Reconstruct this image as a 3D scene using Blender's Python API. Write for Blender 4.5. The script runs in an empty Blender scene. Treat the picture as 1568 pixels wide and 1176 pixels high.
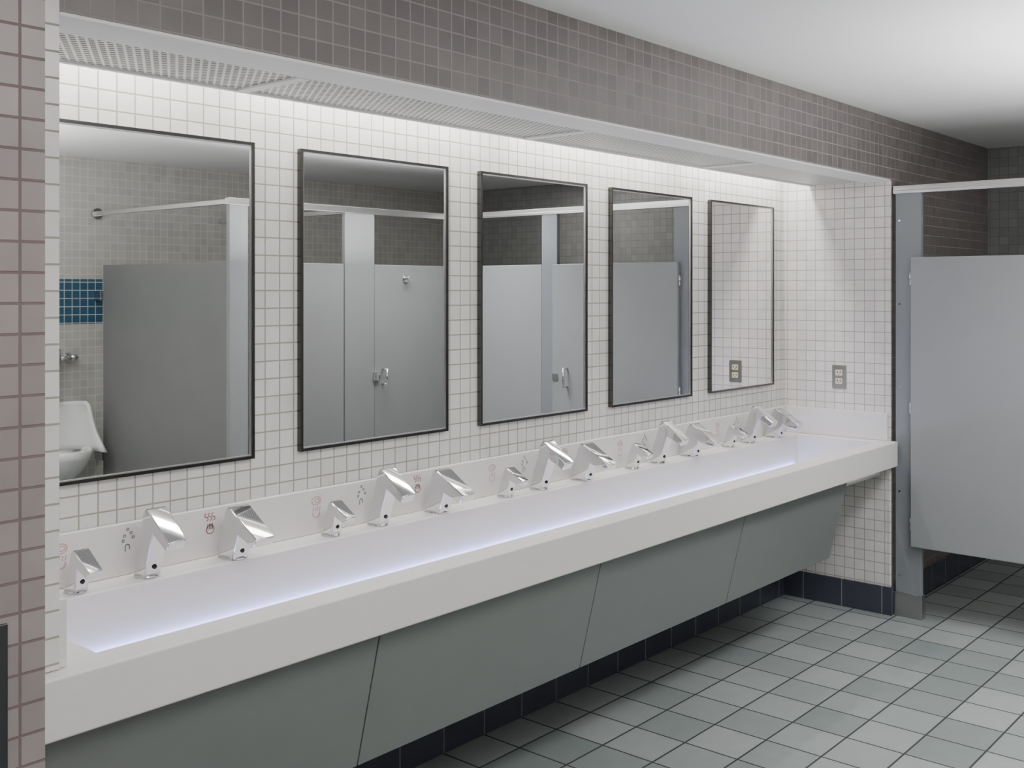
import bpy, bmesh, math
from mathutils import Vector, Matrix
S = bpy.context.scene
CZ = 1.567
YB = 2.55      # back wall
YF = 1.994     # soffit / front wall plane
XR = 5.10      # niche right return
XE = 6.586     # far wall
YO = -1.34     # opposite wall
ZC = 2.397
ZS = 2.094
XL = -2.0

# ---------------------------------------------------------------- materials
def base_mat(name, col=(.8,.8,.8), rough=.5, metal=0., spec=.5, emit=None, estr=0.):
    m = bpy.data.materials.new(name); m.use_nodes = True
    b = m.node_tree.nodes['Principled BSDF']
    b.inputs['Base Color'].default_value = (*col, 1)
    b.inputs['Roughness'].default_value = rough
    b.inputs['Metallic'].default_value = metal
    b.inputs['Specular IOR Level'].default_value = spec
    if emit:
        b.inputs['Emission Color'].default_value = (*emit, 1)
        b.inputs['Emission Strength'].default_value = estr
    return m

def noisy_mat(name, c1, c2, rough=.5, metal=0., scale=8., bump=0., bscale=200.):
    m = base_mat(name, c1, rough, metal)
    nt = m.node_tree; b = nt.nodes['Principled BSDF']
    g = nt.nodes.new('ShaderNodeNewGeometry')
    n = nt.nodes.new('ShaderNodeTexNoise'); n.inputs['Scale'].default_value = scale
    n.inputs['Detail'].default_value = 3
    nt.links.new(g.outputs['Position'], n.inputs['Vector'])
    mx = nt.nodes.new('ShaderNodeMix'); mx.data_type = 'RGBA'
    mx.inputs['A'].default_value = (*c1, 1); mx.inputs['B'].default_value = (*c2, 1)
    nt.links.new(n.outputs['Fac'], mx.inputs['Factor'])
    nt.links.new(mx.outputs['Result'], b.inputs['Base Color'])
    if bump:
        n2 = nt.nodes.new('ShaderNodeTexNoise'); n2.inputs['Scale'].default_value = bscale
        nt.links.new(g.outputs['Position'], n2.inputs['Vector'])
        bp = nt.nodes.new('ShaderNodeBump'); bp.inputs['Strength'].default_value = bump; bp.inputs['Distance'].default_value = .001
        nt.links.new(n2.outputs['Fac'], bp.inputs['Height']); nt.links.new(bp.outputs['Normal'], b.inputs['Normal'])
    return m

def tile_mat(name, axes, pitch, mortar, c1, c2, grout, rough=.25, off=(0, 0), bump=.4, band=None, groutrough=.8, w=None):
    m = base_mat(name, c1, rough)
    nt = m.node_tree; b = nt.nodes['Principled BSDF']; N = nt.nodes.new; L = nt.links.new
    g = N('ShaderNodeNewGeometry'); s = N('ShaderNodeSeparateXYZ'); L(g.outputs['Position'], s.inputs[0])
    c = N('ShaderNodeCombineXYZ')
    L(s.outputs['XYZ'.index(axes[0].upper())], c.inputs[0]); L(s.outputs['XYZ'.index(axes[1].upper())], c.inputs[1])
    ad = N('ShaderNodeVectorMath'); ad.operation = 'ADD'; ad.inputs[1].default_value = (off[0] + 40 * pitch, off[1] + 40 * pitch, 0)
    L(c.outputs[0], ad.inputs[0])
    br = N('ShaderNodeTexBrick'); br.offset = 0; br.squash = 1
    br.inputs['Scale'].default_value = 1; br.inputs['Mortar Size'].default_value = mortar
    br.inputs['Mortar Smooth'].default_value = .25
    br.inputs['Brick Width'].default_value = w or pitch; br.inputs['Row Height'].default_value = pitch
    br.inputs['Color1'].default_value = (*c1, 1); br.inputs['Color2'].default_value = (*c2, 1); br.inputs['Mortar'].default_value = (*grout, 1)
    L(ad.outputs[0], br.inputs['Vector'])
    col = br.outputs['Color']
    n = N('ShaderNodeTexNoise'); n.inputs['Scale'].default_value = 14; n.inputs['Detail'].default_value = 4
    L(g.outputs['Position'], n.inputs['Vector'])
    mr = N('ShaderNodeMapRange'); mr.inputs['To Min'].default_value = .88; mr.inputs['To Max'].default_value = 1.1
    L(n.outputs['Fac'], mr.inputs['Value'])
    vm = N('ShaderNodeVectorMath'); vm.operation = 'SCALE'; L(col, vm.inputs[0]); L(mr.outputs['Result'], vm.inputs['Scale'])
    col = vm.outputs[0]
    if band:
        z0, z1, bc = band
        a = N('ShaderNodeMath'); a.operation = 'GREATER_THAN'; a.inputs[1].default_value = z0; L(s.outputs[2], a.inputs[0])
        d = N('ShaderNodeMath'); d.operation = 'LESS_THAN'; d.inputs[1].default_value = z1; L(s.outputs[2], d.inputs[0])
        e = N('ShaderNodeMath'); e.operation = 'MULTIPLY'; L(a.outputs[0], e.inputs[0]); L(d.outputs[0], e.inputs[1])
        f = N('ShaderNodeMath'); f.operation = 'SUBTRACT'; f.inputs[0].default_value = 1; L(br.outputs['Fac'], f.inputs[1])
        h = N('ShaderNodeMath'); h.operation = 'MULTIPLY'; L(e.outputs[0], h.inputs[0]); L(f.outputs[0], h.inputs[1])
        mx = N('ShaderNodeMix'); mx.data_type = 'RGBA'; L(h.outputs[0], mx.inputs['Factor']); L(col, mx.inputs['A'])
        mx.inputs['B'].default_value = (*bc, 1); col = mx.outputs['Result']
    L(col, b.inputs['Base Color'])
    rr = N('ShaderNodeMapRange'); rr.inputs['To Min'].default_value = rough; rr.inputs['To Max'].default_value = groutrough
    L(br.outputs['Fac'], rr.inputs['Value']); L(rr.outputs['Result'], b.inputs['Roughness'])
    iv = N('ShaderNodeMath'); iv.operation = 'SUBTRACT'; iv.inputs[0].default_value = 1; L(br.outputs['Fac'], iv.inputs[1])
    bp = N('ShaderNodeBump'); bp.inputs['Strength'].default_value = bump; bp.inputs['Distance'].default_value = .002
    L(iv.outputs[0], bp.inputs['Height']); L(bp.outputs['Normal'], b.inputs['Normal'])
    return m

P = .0508
W1, W2, WG = (.80,.785,.755), (.73,.715,.685), (.37,.345,.30)
T1, T2, TG = (.200,.176,.170), (.158,.140,.136), (.31,.272,.262)  # off-white wall tile darkened: soffit and front-wall shade put into the colour
m_white_xz = tile_mat('white_tile_xz', 'xz', P, .0024, W1, W2, WG, .22, (.012,.01))
m_white_yz = tile_mat('white_tile_yz', 'yz', P, .0022, (.78,.75,.73), (.71,.685,.67), (.42,.37,.35), .22, (.012,.01))
m_white_dim_xz = tile_mat('white_tile_dimmed_xz', 'xz', P, .0024, T1, T2, TG, .35, (.02,.03))
m_pink_dim_xz = tile_mat('rose_beige_dimmed_xz', 'xz', P, .0026, (.345,.295,.285), (.285,.242,.236), (.19,.14,.138), .4, (.01,.03), bump=.7)  # same off-white tile, dim room light put into a rose-beige colour
m_pink_dim_yz = tile_mat('rose_beige_dimmed_yz', 'yz', P, .0026, (.345,.295,.285), (.285,.242,.236), (.19,.14,.138), .4, (.01,.03))
m_opp = tile_mat('opposite_wall_tile', 'xz', P, .0022, (.54,.53,.49), (.47,.46,.43), (.70,.69,.65), .3, (.0,.01), band=(1.354,1.635,(.03,.10,.17)))
m_grey_yz = tile_mat('grey_tile_yz', 'yz', P, .0022, (.30,.30,.29), (.25,.25,.245), (.21,.21,.205), .3)
m_floor = tile_mat('floor_tile', 'xy', .203, .004, (.33,.35,.34), (.21,.238,.228), (.035,.037,.037), .33, (.05,.06), bump=.5)
m_base_x = tile_mat('base_tile_x', 'xz', .203, .003, (.06,.064,.088), (.05,.054,.075), (.2,.2,.21), .25, (.05,.02))
m_base_y = tile_mat('base_tile_y', 'yz', .203, .003, (.06,.064,.088), (.05,.054,.075), (.2,.2,.21), .25, (-.0,.02))
m_ceil = noisy_mat('ceiling_paint', (.88,.88,.87), (.84,.84,.83), .9)
m_paint = noisy_mat('white_painted_soffit', (.88,.88,.86), (.84,.84,.82), .5)
m_solid = noisy_mat('solid_surface_white', (.77,.74,.72), (.72,.695,.68), .38, scale=30)
m_panel = noisy_mat('grey_laminate', (.205,.216,.211), (.187,.198,.193), .42)
m_part = noisy_mat('partition_enamel', (.325,.332,.340), (.295,.302,.31), .36, scale=5, bump=.12, bscale=500)
m_part_dim = noisy_mat('partition_enamel_dimmed', (.232,.234,.234), (.205,.207,.207), .36, scale=5, bump=.12, bscale=500)  # same enamel, colour darkened to offset stronger lamplight on these stalls
m_pil = noisy_mat('pilaster_enamel', (.25,.262,.28), (.225,.238,.256), .38, scale=5)
m_alu = noisy_mat('brushed_aluminium', (.84,.84,.84), (.76,.76,.76), .28, 1.)
m_steel = noisy_mat('stainless_steel', (.55,.54,.53), (.45,.45,.44), .3, 1.)
m_chrome = noisy_mat('polished_chrome', (.70,.70,.71), (.66,.66,.68), .04, 1.)
m_frame = noisy_mat('mirror_frame_steel', (.14,.135,.13), (.10,.096,.093), .22, 1.)
m_mirror = base_mat('mirror_glass', (.90,.90,.89), .01, 1.)
m_black = base_mat('black_plastic', (.01,.01,.01), .2)
m_ivory = base_mat('ivory_plastic', (.72,.66,.5), .4)
m_porc = base_mat('white_porcelain', (.85,.85,.84), .1)
m_bin = noisy_mat('dark_steel', (.12,.125,.13), (.09,.095,.1), .4, 1.)
m_led = base_mat('led_strip_diffuser', (.9,.9,1), .4, emit=(.32,.37,1.), estr=16)
m_ink_r = base_mat('ink_rose', (.58,.33,.33), .6)
m_ink_k = base_mat('ink_dark', (.08,.08,.09), .6)
m_ink_d = base_mat('ink_maroon', (.25,.07,.07), .6)

# expanded-metal grille: holes painted dark, added glow stands in for light through it
m_grille = base_mat('expanded_metal_grille', (.5,.5,.48), .45, .2)
nt = m_grille.node_tree; N = nt.nodes.new; L = nt.links.new
g = N('ShaderNodeNewGeometry'); s = N('ShaderNodeSeparateXYZ'); L(g.outputs['Position'], s.inputs[0])
def mth(op, a, b=None):
    n = N('ShaderNodeMath'); n.operation = op
    for i, v in enumerate((a, b)):
        if v is None: continue
        if isinstance(v, (int, float)): n.inputs[i].default_value = v
        else: L(v, n.inputs[i])
    return n.outputs[0]
yy = mth('MULTIPLY', s.outputs[1], .62)
def hole(e):
    f = mth('FRACT', mth('DIVIDE', mth('ADD', e, 10.), .0215)); return mth('GREATER_THAN', f, .36)
h = mth('MULTIPLY', hole(mth('ADD', s.outputs[0], yy)), hole(mth('SUBTRACT', s.outputs[0], yy)))
gb = nt.nodes['Principled BSDF']
mxc = N('ShaderNodeMix'); mxc.data_type = 'RGBA'; L(h, mxc.inputs['Factor'])
mxc.inputs['A'].default_value = (.62,.62,.60,1); mxc.inputs['B'].default_value = (.05,.05,.05,1)
L(mxc.outputs['Result'], gb.inputs['Base Color'])
gb.inputs['Emission Color'].default_value = (1,.99,.96,1)
L(mth('ADD', mth('MULTIPLY', h, -.07), .12), gb.inputs['Emission Strength'])

# ---------------------------------------------------------------- mesh helpers
def link(me, name, mats, parent=None, smooth=False):
    o = bpy.data.objects.new(name, me); S.collection.objects.link(o)
    for m in (mats if isinstance(mats, (list, tuple)) else [mats]): me.materials.append(m)
    if smooth:
        for p in me.polygons: p.use_smooth = True
    if parent: o.parent = parent
    return o

def bm_box(bm, lo, hi, mi=0):
    vs = [bm.verts.new((x, y, z)) for z in (lo[2], hi[2]) for y in (lo[1], hi[1]) for x in (lo[0], hi[0])]
    fs = []
    for f in ((0,2,3,1),(4,5,7,6),(0,1,5,4),(2,6,7,3),(0,4,6,2),(1,3,7,5)):
        fc = bm.faces.new([vs[i] for i in f]); fc.material_index = mi; fs.append(fc)
    return fs   # order: -z,+z,-y,+y,-x,+x

def fin(bm, name, mats, parent=None, bev=0., seg=2, smooth=False, recalc=True):
    if recalc: bmesh.ops.recalc_face_normals(bm, faces=bm.faces)
    me = bpy.data.meshes.new(name); bm.to_mesh(me); bm.free()
    o = link(me, name, mats, parent, smooth)
    if bev:
        b = o.modifiers.new('bevel', 'BEVEL'); b.width = bev; b.segments = seg; b.limit_method = 'ANGLE'; b.angle_limit = math.radians(40)
        b.harden_normals = False
        for p in me.polygons: p.use_smooth = True
        w = o.modifiers.new('wn', 'WEIGHTED_NORMAL'); w.keep_sharp = False
    return o

def box(name, lo, hi, mats, parent=None, bev=0., facemats=None):
    bm = bmesh.new(); fs = bm_box(bm, lo, hi)
    if facemats:
        for i, mi in facemats.items(): fs[i].material_index = mi
    return fin(bm, name, mats, parent, bev)

def boxes(name, lst, mats, parent=None, bev=0.):
    bm = bmesh.new()
    for l in lst: bm_box(bm, l[0], l[1], l[2] if len(l) > 2 else 0)
    return fin(bm, name, mats, parent, bev)

def voxel(name, xs, ys, zs, occ, mats, bev=0., parent=None, seg=3):
    bm = bmesh.new(); V = {}
    def v(i, j, k):
        if (i, j, k) not in V: V[(i, j, k)] = bm.verts.new((xs[i], ys[j], zs[k]))
        return V[(i, j, k)]
    nx, ny, nz = len(xs)-1, len(ys)-1, len(zs)-1
    O = lambda i, j, k: 0 <= i < nx and 0 <= j < ny and 0 <= k < nz and occ(i, j, k)
    for i in range(nx):
        for j in range(ny):
            for k in range(nz):
                if not O(i, j, k): continue
                if not O(i-1,j,k): bm.faces.new((v(i,j,k),v(i,j,k+1),v(i,j+1,k+1),v(i,j+1,k)))
                if not O(i+1,j,k): bm.faces.new((v(i+1,j,k),v(i+1,j+1,k),v(i+1,j+1,k+1),v(i+1,j,k+1)))
                if not O(i,j-1,k): bm.faces.new((v(i,j,k),v(i+1,j,k),v(i+1,j,k+1),v(i,j,k+1)))
                if not O(i,j+1,k): bm.faces.new((v(i,j+1,k),v(i,j+1,k+1),v(i+1,j+1,k+1),v(i+1,j+1,k)))
                if not O(i,j,k-1): bm.faces.new((v(i,j,k),v(i,j+1,k),v(i+1,j+1,k),v(i+1,j,k)))
                if not O(i,j,k+1): bm.faces.new((v(i,j,k+1),v(i+1,j,k+1),v(i+1,j+1,k+1),v(i,j+1,k+1)))
    bmesh.ops.dissolve_limit(bm, angle_limit=.01, verts=bm.verts, edges=bm.edges)
    return fin(bm, name, mats, parent, bev, seg)

def bm_cyl(bm, a, b, r, seg=20, mi=0, r2=None):
    a, b = Vector(a), Vector(b); d = b - a
    rot = d.to_track_quat('Z', 'Y').to_matrix().to_4x4()
    res = bmesh.ops.create_cone(bm, cap_ends=True, segments=seg, radius1=r, radius2=r if r2 is None else r2, depth=d.length,
                                matrix=Matrix.Translation((a + b) / 2) @ rot)
    for vv in res['verts']:
        for f in vv.link_faces:
            f.material_index = mi
            if len(f.verts) == 4: f.smooth = True

def empty(name, loc=(0, 0, 0)):
    e = bpy.data.objects.new(name, None); S.collection.objects.link(e); e.empty_display_size = .1
    return e

# ---------------------------------------------------------------- room shell
box('floor', (XL-.1, YO-.1, -.1), (XE+.1, YB+.1, 0), m_floor)
box('ceiling', (XL-.1, YO-.1, ZC), (XE+.1, YB+.1, ZC+.1), m_ceil)
box('wall_back', (.845, YB, 0), (XR, YB+.1, ZC), m_white_xz)
box('wall_niche_right', (XR, YF, 0), (XE, YB+.1, ZC), [m_white_dim_xz, m_white_yz], facemats={4: 1})
box('wall_niche_left', (.845, YF, .842), (.985, YB, ZC), [m_white_xz, m_white_yz], facemats={5: 1})
box('wall_left_pier', (XL, 1.76, 0), (.845, YB+.1, ZC), [m_pink_dim_xz, m_pink_dim_yz], facemats={5: 1})
box('wall_far', (XE, YO-.1, 0), (XE+.1, YB+.1, ZC), m_grey_yz)
box('wall_opposite', (XL-.1, YO-.1, 0), (XE, YO, ZC), m_opp)
box('wall_behind', (XL-.1, YO, 0), (XL, YB+.1, ZC), m_pink_dim_yz)
box('wall_soffit', (.985, YF, ZS+.001), (XR, YF+.03, ZC), m_white_dim_xz)
box('ceiling_niche', (.985, YF+.03, ZC-.06), (XR, YB, ZC), m_paint)
box('trim_soffit_edge', (.985, YF-.002, ZS-.002), (XR, 2.13, ZS+.006), m_paint, bev=.002)
box('trim_light_slot', (.985, 2.392, ZS-.003), (XR, 2.408, ZS+.018), m_paint)
gr = empty('light_grille')
box('mesh', (.985, 2.131, ZS+.003), (XR, 2.391, ZS+.005), m_grille, gr)
boxes('crossbars', [((x-.018, 2.131, ZS-.003), (x+.018, 2.391, ZS+.002)) for x in (1.68, 2.855, 4.03)], m_paint, gr)

box('baseboard_back', (.857, YB-.012, 0), (XR-.012, YB, .135), m_base_x, bev=.003)
box('baseboard_niche_right', (XR-.012, YF-.012, 0), (XR, YB, .135), m_base_y, bev=.003)
box('baseboard_stall', (XR, YF-.012, 0), (XE-.012, YF, .135), m_base_x, bev=.003)
box('baseboard_far', (XE-.012, YO, 0), (XE, YF-.012, .135), m_base_y, bev=.003)
box('baseboard_left_pier', (XL, 1.748, 0), (.845, 1.76, .135), m_base_x, bev=.003)
box('baseboard_opposite', (XL, YO, 0), (XE-.012, YO+.012, .135), m_base_x, bev=.003)
box('trim_niche_corner', (XR-.001, YF-.003, .135), (XR+.012, YF+.012, ZS), m_white_yz, bev=.003)

# ---------------------------------------------------------------- trough sink counter
xs = [.847, 1.085, 5.035, XR-.001]; ys = [1.955, YF-.002, 2.04, 2.44, YB-.001]; zs = [.668, .684, .72, .84]
def occ(i, j, k):
    if j <= 1 and k < 2: return False
    if i == 1 and j == 2 and k >= 1: return False
    return True
sink = empty('trough_sink')
voxel('basin_counter', xs, ys, zs, occ, m_solid, bev=.006, parent=sink)
box('backsplash', (.987, 2.53, .84), (XR-.001, YB-.001, .973), m_solid, sink, bev=.003)
box('side_splash_far', (XR-.021, 2.0, .84), (XR-.001, 2.529, .973), m_solid, sink, bev=.003)
box('side_splash_near', (.986, 2.0, .84), (1.004, 2.529, .973), m_solid, sink, bev=.003)
box('led_strip', (1.12, 2.424, .6845), (5.0, 2.437, .692), m_led, sink)
for i, x in enumerate((1.9, 3.45)):
    bm = bmesh.new(); bm_cyl(bm, (x, 2.2, .6845), (x, 2.2, .688), .04, 24); fin(bm, 'drain_%d' % i, m_chrome, sink)
# tilted access panels
def tilt_panel(name, x0, x1):
    bm = bmesh.new()
    a, b = (1.993, .716), (2.08, .355); th = .016
    pts = [a, b, (b[0]+th, b[1]+.003), (a[0]+th, a[1]+.0)]
    l = [bm.verts.new((x0, p[0], p[1])) for p in pts]; r = [bm.verts.new((x1, p[0], p[1])) for p in pts]
    bm.faces.new(l); bm.faces.new(r[::-1])
    for i in range(4): bm.faces.new((l[i], l[(i+1) % 4], r[(i+1) % 4], r[i]))
    return fin(bm, name, m_panel, sink, bev=.0015)
px = [.85, 1.807, 2.742, 3.675, 4.61]
for i in range(4): tilt_panel('access_panel_%d' % (i+1), px[i]+.002, px[i+1]-.002)
for i, x in enumerate((1.3, 2.27, 3.2, 4.14, 4.58)):
    bm = bmesh.new()
    pts = [(2.05,.66),(YB-.013,.66),(YB-.013,.42),(2.50,.42),(2.10,.40)]
    l = [bm.verts.new((x-.006, *p)) for p in pts]; r = [bm.verts.new((x+.006, *p)) for p in pts]
    bm.faces.new(l); bm.faces.new(r[::-1])
    for k in range(5): bm.faces.new((l[k], l[(k+1) % 5], r[(k+1) % 5], r[k]))
    fin(bm, 'bracket_%d' % (i+1), m_panel, sink)

# pictograms on the backsplash (flat printed icons)
def ring(bm, cx, cz, r, wd, a0=0, a1=360, mi=0, sx=1., n=20):
    y = 2.5292; pr = None
    for i in range(n+1):
        a = math.radians(a0 + (a1-a0)*i/n)
        p = (bm.verts.new((cx+sx*(r-wd)*math.cos(a), y, cz+(r-wd)*math.sin(a))), bm.verts.new((cx+sx*(r+wd)*math.cos(a), y, cz+(r+wd)*math.sin(a))))
        if pr: bm.faces.new((pr[0], pr[1], p[1], p[0])).material_index = mi
        pr = p
def stroke(bm, p, q, wd, mi=0):
    y = 2.5292; p, q = Vector(p), Vector(q); n = Vector((-(q-p).y, (q-p).x)).normalized()*wd
    bm.faces.new([bm.verts.new((a.x, y, a.y)) for a in (p+n, p-n, q-n, q+n)]).material_index = mi
X0 = [1.267 + .785*i for i in range(5)]
for i, x in enumerate(X0):
    bm = bmesh.new(); w = .0011
    cx = x-.015   # soap
    ring(bm, cx, .938, .012, w, sx=1.4); ring(bm, cx+.003, .938, .006, w, sx=1.4)
    for k in range(4): stroke(bm, (cx-.012+k*.008, .908), (cx-.009+k*.008, .920), w)
    ring(bm, cx, .900, .011, w, 150, 390, sx=1.2)
    cx = x+.165   # water
    for dx, dz in ((-.012,.0),(.006,.006),(-.003,.016),(.012,-.006),(-.016,-.012)): ring(bm, cx+dx, .940+dz, .0032, .0009, mi=1, n=10)
    ring(bm, cx-.004, .912, .006, w, 0, 180, 1); stroke(bm, (cx-.010,.912), (cx-.010,.900), w, 1); stroke(bm, (cx+.002,.912), (cx+.002,.904), w, 1)
    cx = x+.405    # dryer
    for k in range(3):
        ring(bm, cx-.012+k*.011, .954, .005, w, 90, 270, 2, n=10); ring(bm, cx-.012+k*.011, .944, .005, w, -90, 90, 2, n=10)
    ring(bm, cx, .915, .012, w, mi=2)
    for k in range(4): stroke(bm, (cx-.008+k*.005, .915), (cx-.008+k*.005, .931), w, 2)
    fin(bm, 'pictogram_%d' % (i+1), [m_ink_r, m_ink_k, m_ink_d], sink, recalc=False)

# ---------------------------------------------------------------- deck fixtures
def fixture(name, x, prof, base, tipslot, sensor):
    """prof: (forward d, z, halfwidth) closed side outline"""
    bm = bmesh.new()
    l = [bm.verts.new((-w, -d, z)) for d, z, w in prof]; r = [bm.verts.new((w, -d, z)) for d, z, w in prof]
    bm.faces.new(l); bm.faces.new(r[::-1]); n = len(prof)
    for i in range(n): bm.faces.new((l[i], l[(i+1) % n], r[(i+1) % n], r[i]))
    bmesh.ops.recalc_face_normals(bm, faces=bm.faces)
    bmesh.ops.bevel(bm, geom=list(bm.edges), offset=.003, segments=3, affect='EDGES', clamp_overlap=True)
    for f in bm.faces: f.smooth = True
    res = bmesh.ops.create_cone(bm, cap_ends=True, segments=32, radius1=base[0], radius2=base[0]*.94, depth=.006)
    for vv in res['verts']: vv.co.y *= base[1]/base[0]; vv.co.z += .003
    d, z, rr = sensor
    bm_cyl(bm, (0, -d+.004, z), (0, -d-.0025, z), rr, 16, 1)
    d, z, rr = tipslot
    bm_cyl(bm, (0, -d, z+.008), (0, -d-.002, z-.004), rr, 16, 1)
    me = bpy.data.meshes.new(name); bm.to_mesh(me); bm.free()
    o = link(me, name, [m_chrome, m_black]); o.location = (x, 2.482, .8402)
    w = o.modifiers.new('wn', 'WEIGHTED_NORMAL')
    return o
soap = [(-.022,0,.018),(.012,.098,.020),(.020,.106,.021),(.028,.105,.021),(.096,.066,.019),(.086,.046,.018),(.040,.060,.017),(.024,0,.018)]
tap = [(-.028,0,.022),(.030,.170,.026),(.038,.180,.028),(.050,.179,.028),(.144,.110,.026),(.130,.085,.025),(.066,.118,.023),(.026,0,.023)]
dry = [(-.038,0,.026),(.012,.133,.031),(.021,.143,.033),(.036,.142,.033),(.150,.074,.030),(.135,.048,.029),(.064,.070,.027),(.036,0,.026)]
for x in X0:
    fixture('soap_dispenser', x, soap, (.027,.030), (.072,.053,.006), (.031,.03,.006))
    fixture('sensor_faucet', x+.187, tap, (.031,.034), (.110,.096,.009), (.037,.03,.006))
    fixture('deck_hand_dryer', x+.443, dry, (.035,.043), (.112,.060,.010), (.046,.025,.006))

# ---------------------------------------------------------------- mirrors
for i in range(5):
    cx = 1.508 + .785*i; w, z0, z1 = .311, 1.090, 1.984; ft = .0085; y1 = YB-.001; y0 = YB-.019
    bm = bmesh.new()
    bm_box(bm, (cx-w, y0, z0), (cx-w+ft, y1, z1), 0); bm_box(bm, (cx+w-ft, y0, z0), (cx+w, y1, z1), 0)
    bm_box(bm, (cx-w+ft, y0, z0), (cx+w-ft, y1, z0+ft), 0); bm_box(bm, (cx-w+ft, y0, z1-ft), (cx+w-ft, y1, z1), 0)
    a = ft; c = ft+.003
    bm_box(bm, (cx-w+a, y0+.003, z0+a), (cx-w+c, y1, z1-a), 2); bm_box(bm, (cx+w-c, y0+.003, z0+a), (cx+w-a, y1, z1-a), 2)
    bm_box(bm, (cx-w+c, y0+.003, z0+a), (cx+w-c, y1, z0+c), 2); bm_box(bm, (cx-w+c, y0+.003, z1-c), (cx+w-c, y1, z1-a), 2)
    bm_box(bm, (cx-w+c, y0+.007, z0+c), (cx+w-c, y1, z1-c), 1)
    fin(bm, 'wall_mirror', [m_frame, m_mirror, m_alu])

# ---------------------------------------------------------------- outlet on niche return
bm = bmesh.new(); oy, oz = 2.249, 1.135
bm_box(bm, (XR-.006, oy-.036, oz-.058), (XR-.0005, oy+.036, oz+.058), 0)
for dz in (-.021, .021):
    bm_box(bm, (XR-.009, oy-.017, oz+dz-.014), (XR-.005, oy+.017, oz+dz+.014), 1)
    for dy in (-.007, .007): bm_box(bm, (XR-.0096, oy+dy-.0015, oz+dz-.003), (XR-.0088, oy+dy+.0015, oz+dz+.008), 2)
    bm_box(bm, (XR-.0096, oy-.002, oz+dz-.010), (XR-.0088, oy+.002, oz+dz-.006), 2)
bm_cyl(bm, (XR-.008, oy, oz), (XR-.005, oy, oz), .003, 10, 0)
fin(bm, 'electrical_outlet', [m_steel, m_ivory, m_black])

# ---------------------------------------------------------------- waste unit standing against the pier
bm = bmesh.new()
bm_box(bm, (.42, 1.740, .0), (.775, 1.747, 1.03), 0); bm_box(bm, (.44, 1.735, .05), (.755, 1.741, .70), 0); bm_box(bm, (.44, 1.735, .86), (.755, 1.741, 1.01), 0)
bm_box(bm, (.45, 1.7385, .71), (.745, 1.741, .85), 0)
fin(bm, 'waste_receptacle', m_bin, bev=.0015)

# ---------------------------------------------------------------- toilet stalls
SX = 5.118
def stall_x(parent):
    boxes('pilaster_wall', [((SX, 1.852, .10), (SX+.03, 1.975, 2.03))], m_pil, parent, .003)
    boxes('pilaster_shoe', [((SX-.006, 1.846, .0), (SX+.036, 1.981, .115))], m_steel, parent, .002)
    boxes('pilaster_mid', [((SX, .90, .10), (SX+.03, 1.02, 2.03))], m_pil, parent, .003)
    boxes('pilaster_mid_shoe', [((SX-.006, .894, 0), (SX+.036, 1.026, .10))], m_steel, parent, .002)
    boxes('stall_door', [((SX-.028, 1.005, .346), (SX-.003, 1.893, 1.723))], m_part, parent, .004)
    boxes('fixed_panel', [((SX, .20, .346), (SX+.025, .899, 1.723))], m_part, parent, .004)
    boxes('headrail', [((SX-.006, .14, 2.03), (SX+.036, 1.985, 2.068)), ((SX-.010, .14, 2.036), (SX-.004, 1.985, 2.046))], m_alu, parent, .002)
    bm = bmesh.new()
    for z in (.45, 1.0, 1.62): bm_cyl(bm, (SX-.012, 1.897, z-.03), (SX-.012, 1.897, z+.03), .007, 12)
    for z in (.20,.6,1.1,1.5,1.9): bm_cyl(bm, (SX-.003, 1.955, z), (SX+.001, 1.955, z), .005, 10)
    bm_cyl(bm, (SX-.065, 1.12, .98), (SX-.065, 1.12, 1.10), .007, 12)
    for z in (.985, 1.095): bm_cyl(bm, (SX-.065, 1.12, z), (SX-.027, 1.12, z), .006, 12)
    bm_box(bm, (SX-.034, 1.01, 1.02), (SX-.028, 1.05, 1.06))
    fin(bm, 'door_hardware', m_chrome, parent)
st1 = empty('toilet_stall'); stall_x(st1)
st2 = empty('toilet_stall')
SY = .13
boxes('end_pilaster', [((3.39, SY-.03, .10), (3.51, SY, 2.03))], m_part, st2, .003)
boxes('end_shoe', [((3.384, SY-.036, 0), (3.516, SY+.006, .10))], m_steel, st2, .002)
boxes('end_partition', [((3.40, YO+.10, .346), (3.425, SY-.031, 1.723))], m_part_dim, st2, .004)
boxes('first_door', [((3.515, SY-.027, .346), (4.195, SY-.003, 1.723))], m_part_dim, st2, .004)
boxes('mid_pilaster', [((4.20, SY-.03, .10), (4.435, SY, 2.03))], m_part_dim, st2, .003)
boxes('mid_shoe', [((4.194, SY-.036, 0), (4.441, SY+.006, .10))], m_steel, st2, .002)
boxes('second_door', [((4.44, SY-.027, .346), (5.06, SY-.003, 1.723))], m_part_dim, st2, .004)
boxes('corner_pilaster', [((5.065, SY-.03, .10), (5.20, SY, 2.03))], m_pil, st2, .003)
boxes('corner_shoe', [((5.059, SY-.036, 0), (5.206, SY+.006, .10))], m_steel, st2, .002)
boxes('divider', [((4.31, YO+.06, .346), (4.335, SY-.031, 1.723)), ((5.13, YO+.06, .346), (5.155, SY-.031, 1.723))], m_part_dim, st2, .004)
boxes('headrail', [((3.384, SY-.036, 2.03), (5.206, SY+.006, 2.068)), ((3.395, YO+.001, 2.035), (3.425, SY-.036, 2.062)),
                   ((4.31, YO+.001, 2.035), (4.335, SY-.036, 2.062))], m_alu, st2, .002)
bm = bmesh.new()
bm_cyl(bm, (3.41, YO+.02, 2.048), (3.41, YO+.001, 2.048), .035, 16)
bm_cyl(bm, (4.50, SY+.045, .98), (4.50, SY+.045, 1.08), .007, 12)
for z in (.985, 1.075): bm_cyl(bm, (4.50, SY-.004, z), (4.50, SY+.045, z), .006, 12)
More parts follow.
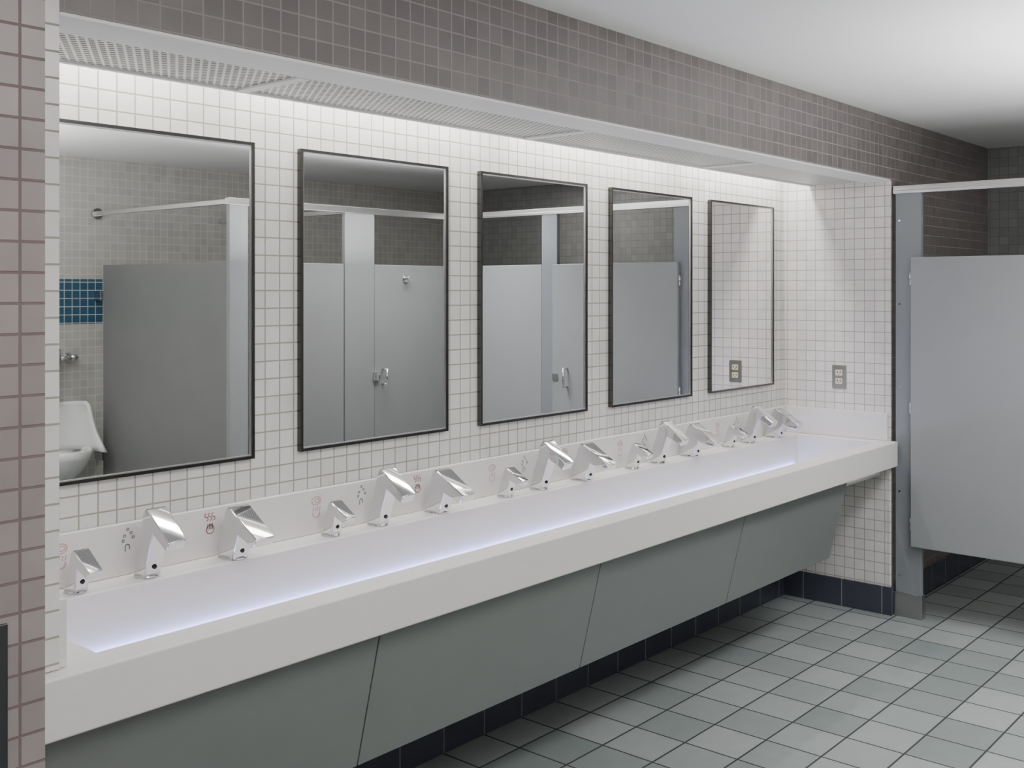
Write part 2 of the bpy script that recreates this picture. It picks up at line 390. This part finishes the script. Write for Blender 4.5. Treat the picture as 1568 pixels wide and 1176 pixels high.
bm_box(bm, (4.42, SY-.003, 1.01), (4.47, SY+.012, 1.06))
bm_cyl(bm, (4.70, SY-.004, 1.64), (4.70, SY+.035, 1.64), .010, 14); bm_cyl(bm, (4.70, SY-.004, 1.64), (4.70, SY+.004, 1.64), .026, 18)
bm_cyl(bm, (4.70, SY+.03, 1.64), (4.70, SY+.04, 1.64), .018, 14)
bm_box(bm, (3.396, YO+.001, .5), (3.430, YO+.10, .56)); bm_box(bm, (3.396, YO+.001, 1.5), (3.430, YO+.10, 1.56))
fin(bm, 'hardware', m_chrome, st2)

# ---------------------------------------------------------------- urinal on opposite wall
def urinal(ux):
    e = empty('urinal')
    bm = bmesh.new()
    secs = [(.88,.15,.10),(.86,.165,.125),(.78,.172,.15),(.70,.176,.19),(.62,.18,.26),(.585,.18,.30)]
    n = 16; rings = []
    for z, w, d in secs:
        row = []
        for i in range(n+1):
            a = math.pi * i / n
            cxn = -math.cos(a); syn = math.sin(a)
            x = w * (abs(cxn)**.6) * (1 if cxn > 0 else -1); y = d * (1 - syn**.8)
            row.append(bm.verts.new((ux + x, YO + .022 + y, z)))
        rings.append(row)
    for a, b in zip(rings, rings[1:]):
        for i in range(n): bm.faces.new((a[i], a[i+1], b[i+1], b[i]))
    o = fin(bm, 'shield', m_porc, e, smooth=True)
    sm = o.modifiers.new('s', 'SOLIDIFY'); sm.thickness = .02; sm.offset = 0
    bm = bmesh.new(); rings = []
    prof = [(.60,.15,.28),(.605,.17,.305),(.60,.188,.325),(.55,.182,.315),(.48,.15,.26),(.42,.10,.19),(.37,.06,.12),(.365,.02,.05)]
    prof = [(.46,.02,.1),(.48,.10,.20),(.54,.14,.26)] + prof
    for z, w, d in prof:
        row = []
        for i in range(n+1):
            a = math.pi*i/n
            row.append(bm.verts.new((ux - w*math.cos(a), YO+.003 + d*math.sin(a)**.8, z)))
        rings.append(row)
    for a, b in zip(rings, rings[1:]):
        for i in range(n): bm.faces.new((a[i], b[i], b[i+1], a[i+1]))
    bm.faces.new(rings[-1])
    fin(bm, 'bowl', m_porc, e, smooth=True)
    boxes('back_plate', [((ux-.155, YO+.002, .45), (ux+.155, YO+.03, .88))], m_porc, e, .01)
    bm = bmesh.new()
    bm_cyl(bm, (ux, YO+.06, .87), (ux, YO+.06, 1.13), .012, 16)
    bm_cyl(bm, (ux, YO+.06, 1.10), (ux, YO+.06, 1.20), .028, 20)
    bm_cyl(bm, (ux, YO+.06, 1.20), (ux, YO+.06, 1.225), .028, 20, r2=.012)
    bm_cyl(bm, (ux, YO+.06, 1.15), (ux+.10, YO+.06, 1.15), .014, 16); bm_cyl(bm, (ux+.10, YO+.06, 1.15), (ux+.10, YO+.002, 1.15), .014, 16)
    bm_cyl(bm, (ux+.10, YO+.002, 1.15), (ux+.10, YO+.01, 1.15), .03, 20); bm_cyl(bm, (ux+.09, YO+.06, 1.15), (ux+.13, YO+.06, 1.15), .02, 16)
    fin(bm, 'flush_valve', m_chrome, e)
urinal(3.12); urinal(2.27)

# ---------------------------------------------------------------- lights
def area(name, loc, rot, sx, sy, power, col=(1,1,1), spread=180):
    l = bpy.data.lights.new(name, 'AREA'); l.shape = 'RECTANGLE'; l.size = sx; l.size_y = sy; l.energy = power; l.color = col
    l.spread = math.radians(spread)
    o = bpy.data.objects.new(name, l); S.collection.objects.link(o); o.location = loc; o.rotation_euler = rot
    return o
xe = [1.0, 1.68, 2.855, 4.03, 5.09]
for i in range(4):
    ln = xe[i+1]-xe[i]-.10
    area('fluorescent_tube', ((xe[i]+xe[i+1])/2, 2.455, 2.24), (0, 0, 0), ln, .05, 9*ln, (1., .985, .95))
area('ceiling_lamp', (1.2, .5, ZC-.02), (0, 0, 0), 1.8, .7, 27, (1,.985,.97))
area('ceiling_lamp', (4.3, .65, ZC-.02), (0, 0, 0), 1.4, .4, 25, (.97,.985,1), 120)
area('ceiling_lamp', (5.9, .4, ZC-.02), (0, 0, 0), .8, .5, 9, (1,.98,.96))
area('ceiling_fill', (1.7, -.4, 1.80), (math.pi, 0, 0), 1.2, .7, 46, (1,1,1))  # added unseen fill, aimed up to brighten the ceiling
area('ceiling_fill', (4.0, .7, 1.72), (math.pi, 0, 0), 1.3, .5, 29, (1,1,1))  # second added fill, lifts ceiling brightness towards the far end

w = bpy.data.worlds.new('world'); S.world = w; w.use_nodes = True
w.node_tree.nodes['Background'].inputs[0].default_value = (.5,.5,.52,1); w.node_tree.nodes['Background'].inputs[1].default_value = .3

# ---------------------------------------------------------------- camera
cam = bpy.data.cameras.new('camera'); co = bpy.data.objects.new('camera', cam); S.collection.objects.link(co)
cam.sensor_width = 36; cam.lens = 1640/1568*36; cam.shift_y = -144/1568; cam.clip_start = .05
co.location = (0, 0, CZ); co.rotation_euler = (math.pi/2, 0, math.radians(40.8-90))
S.camera = co
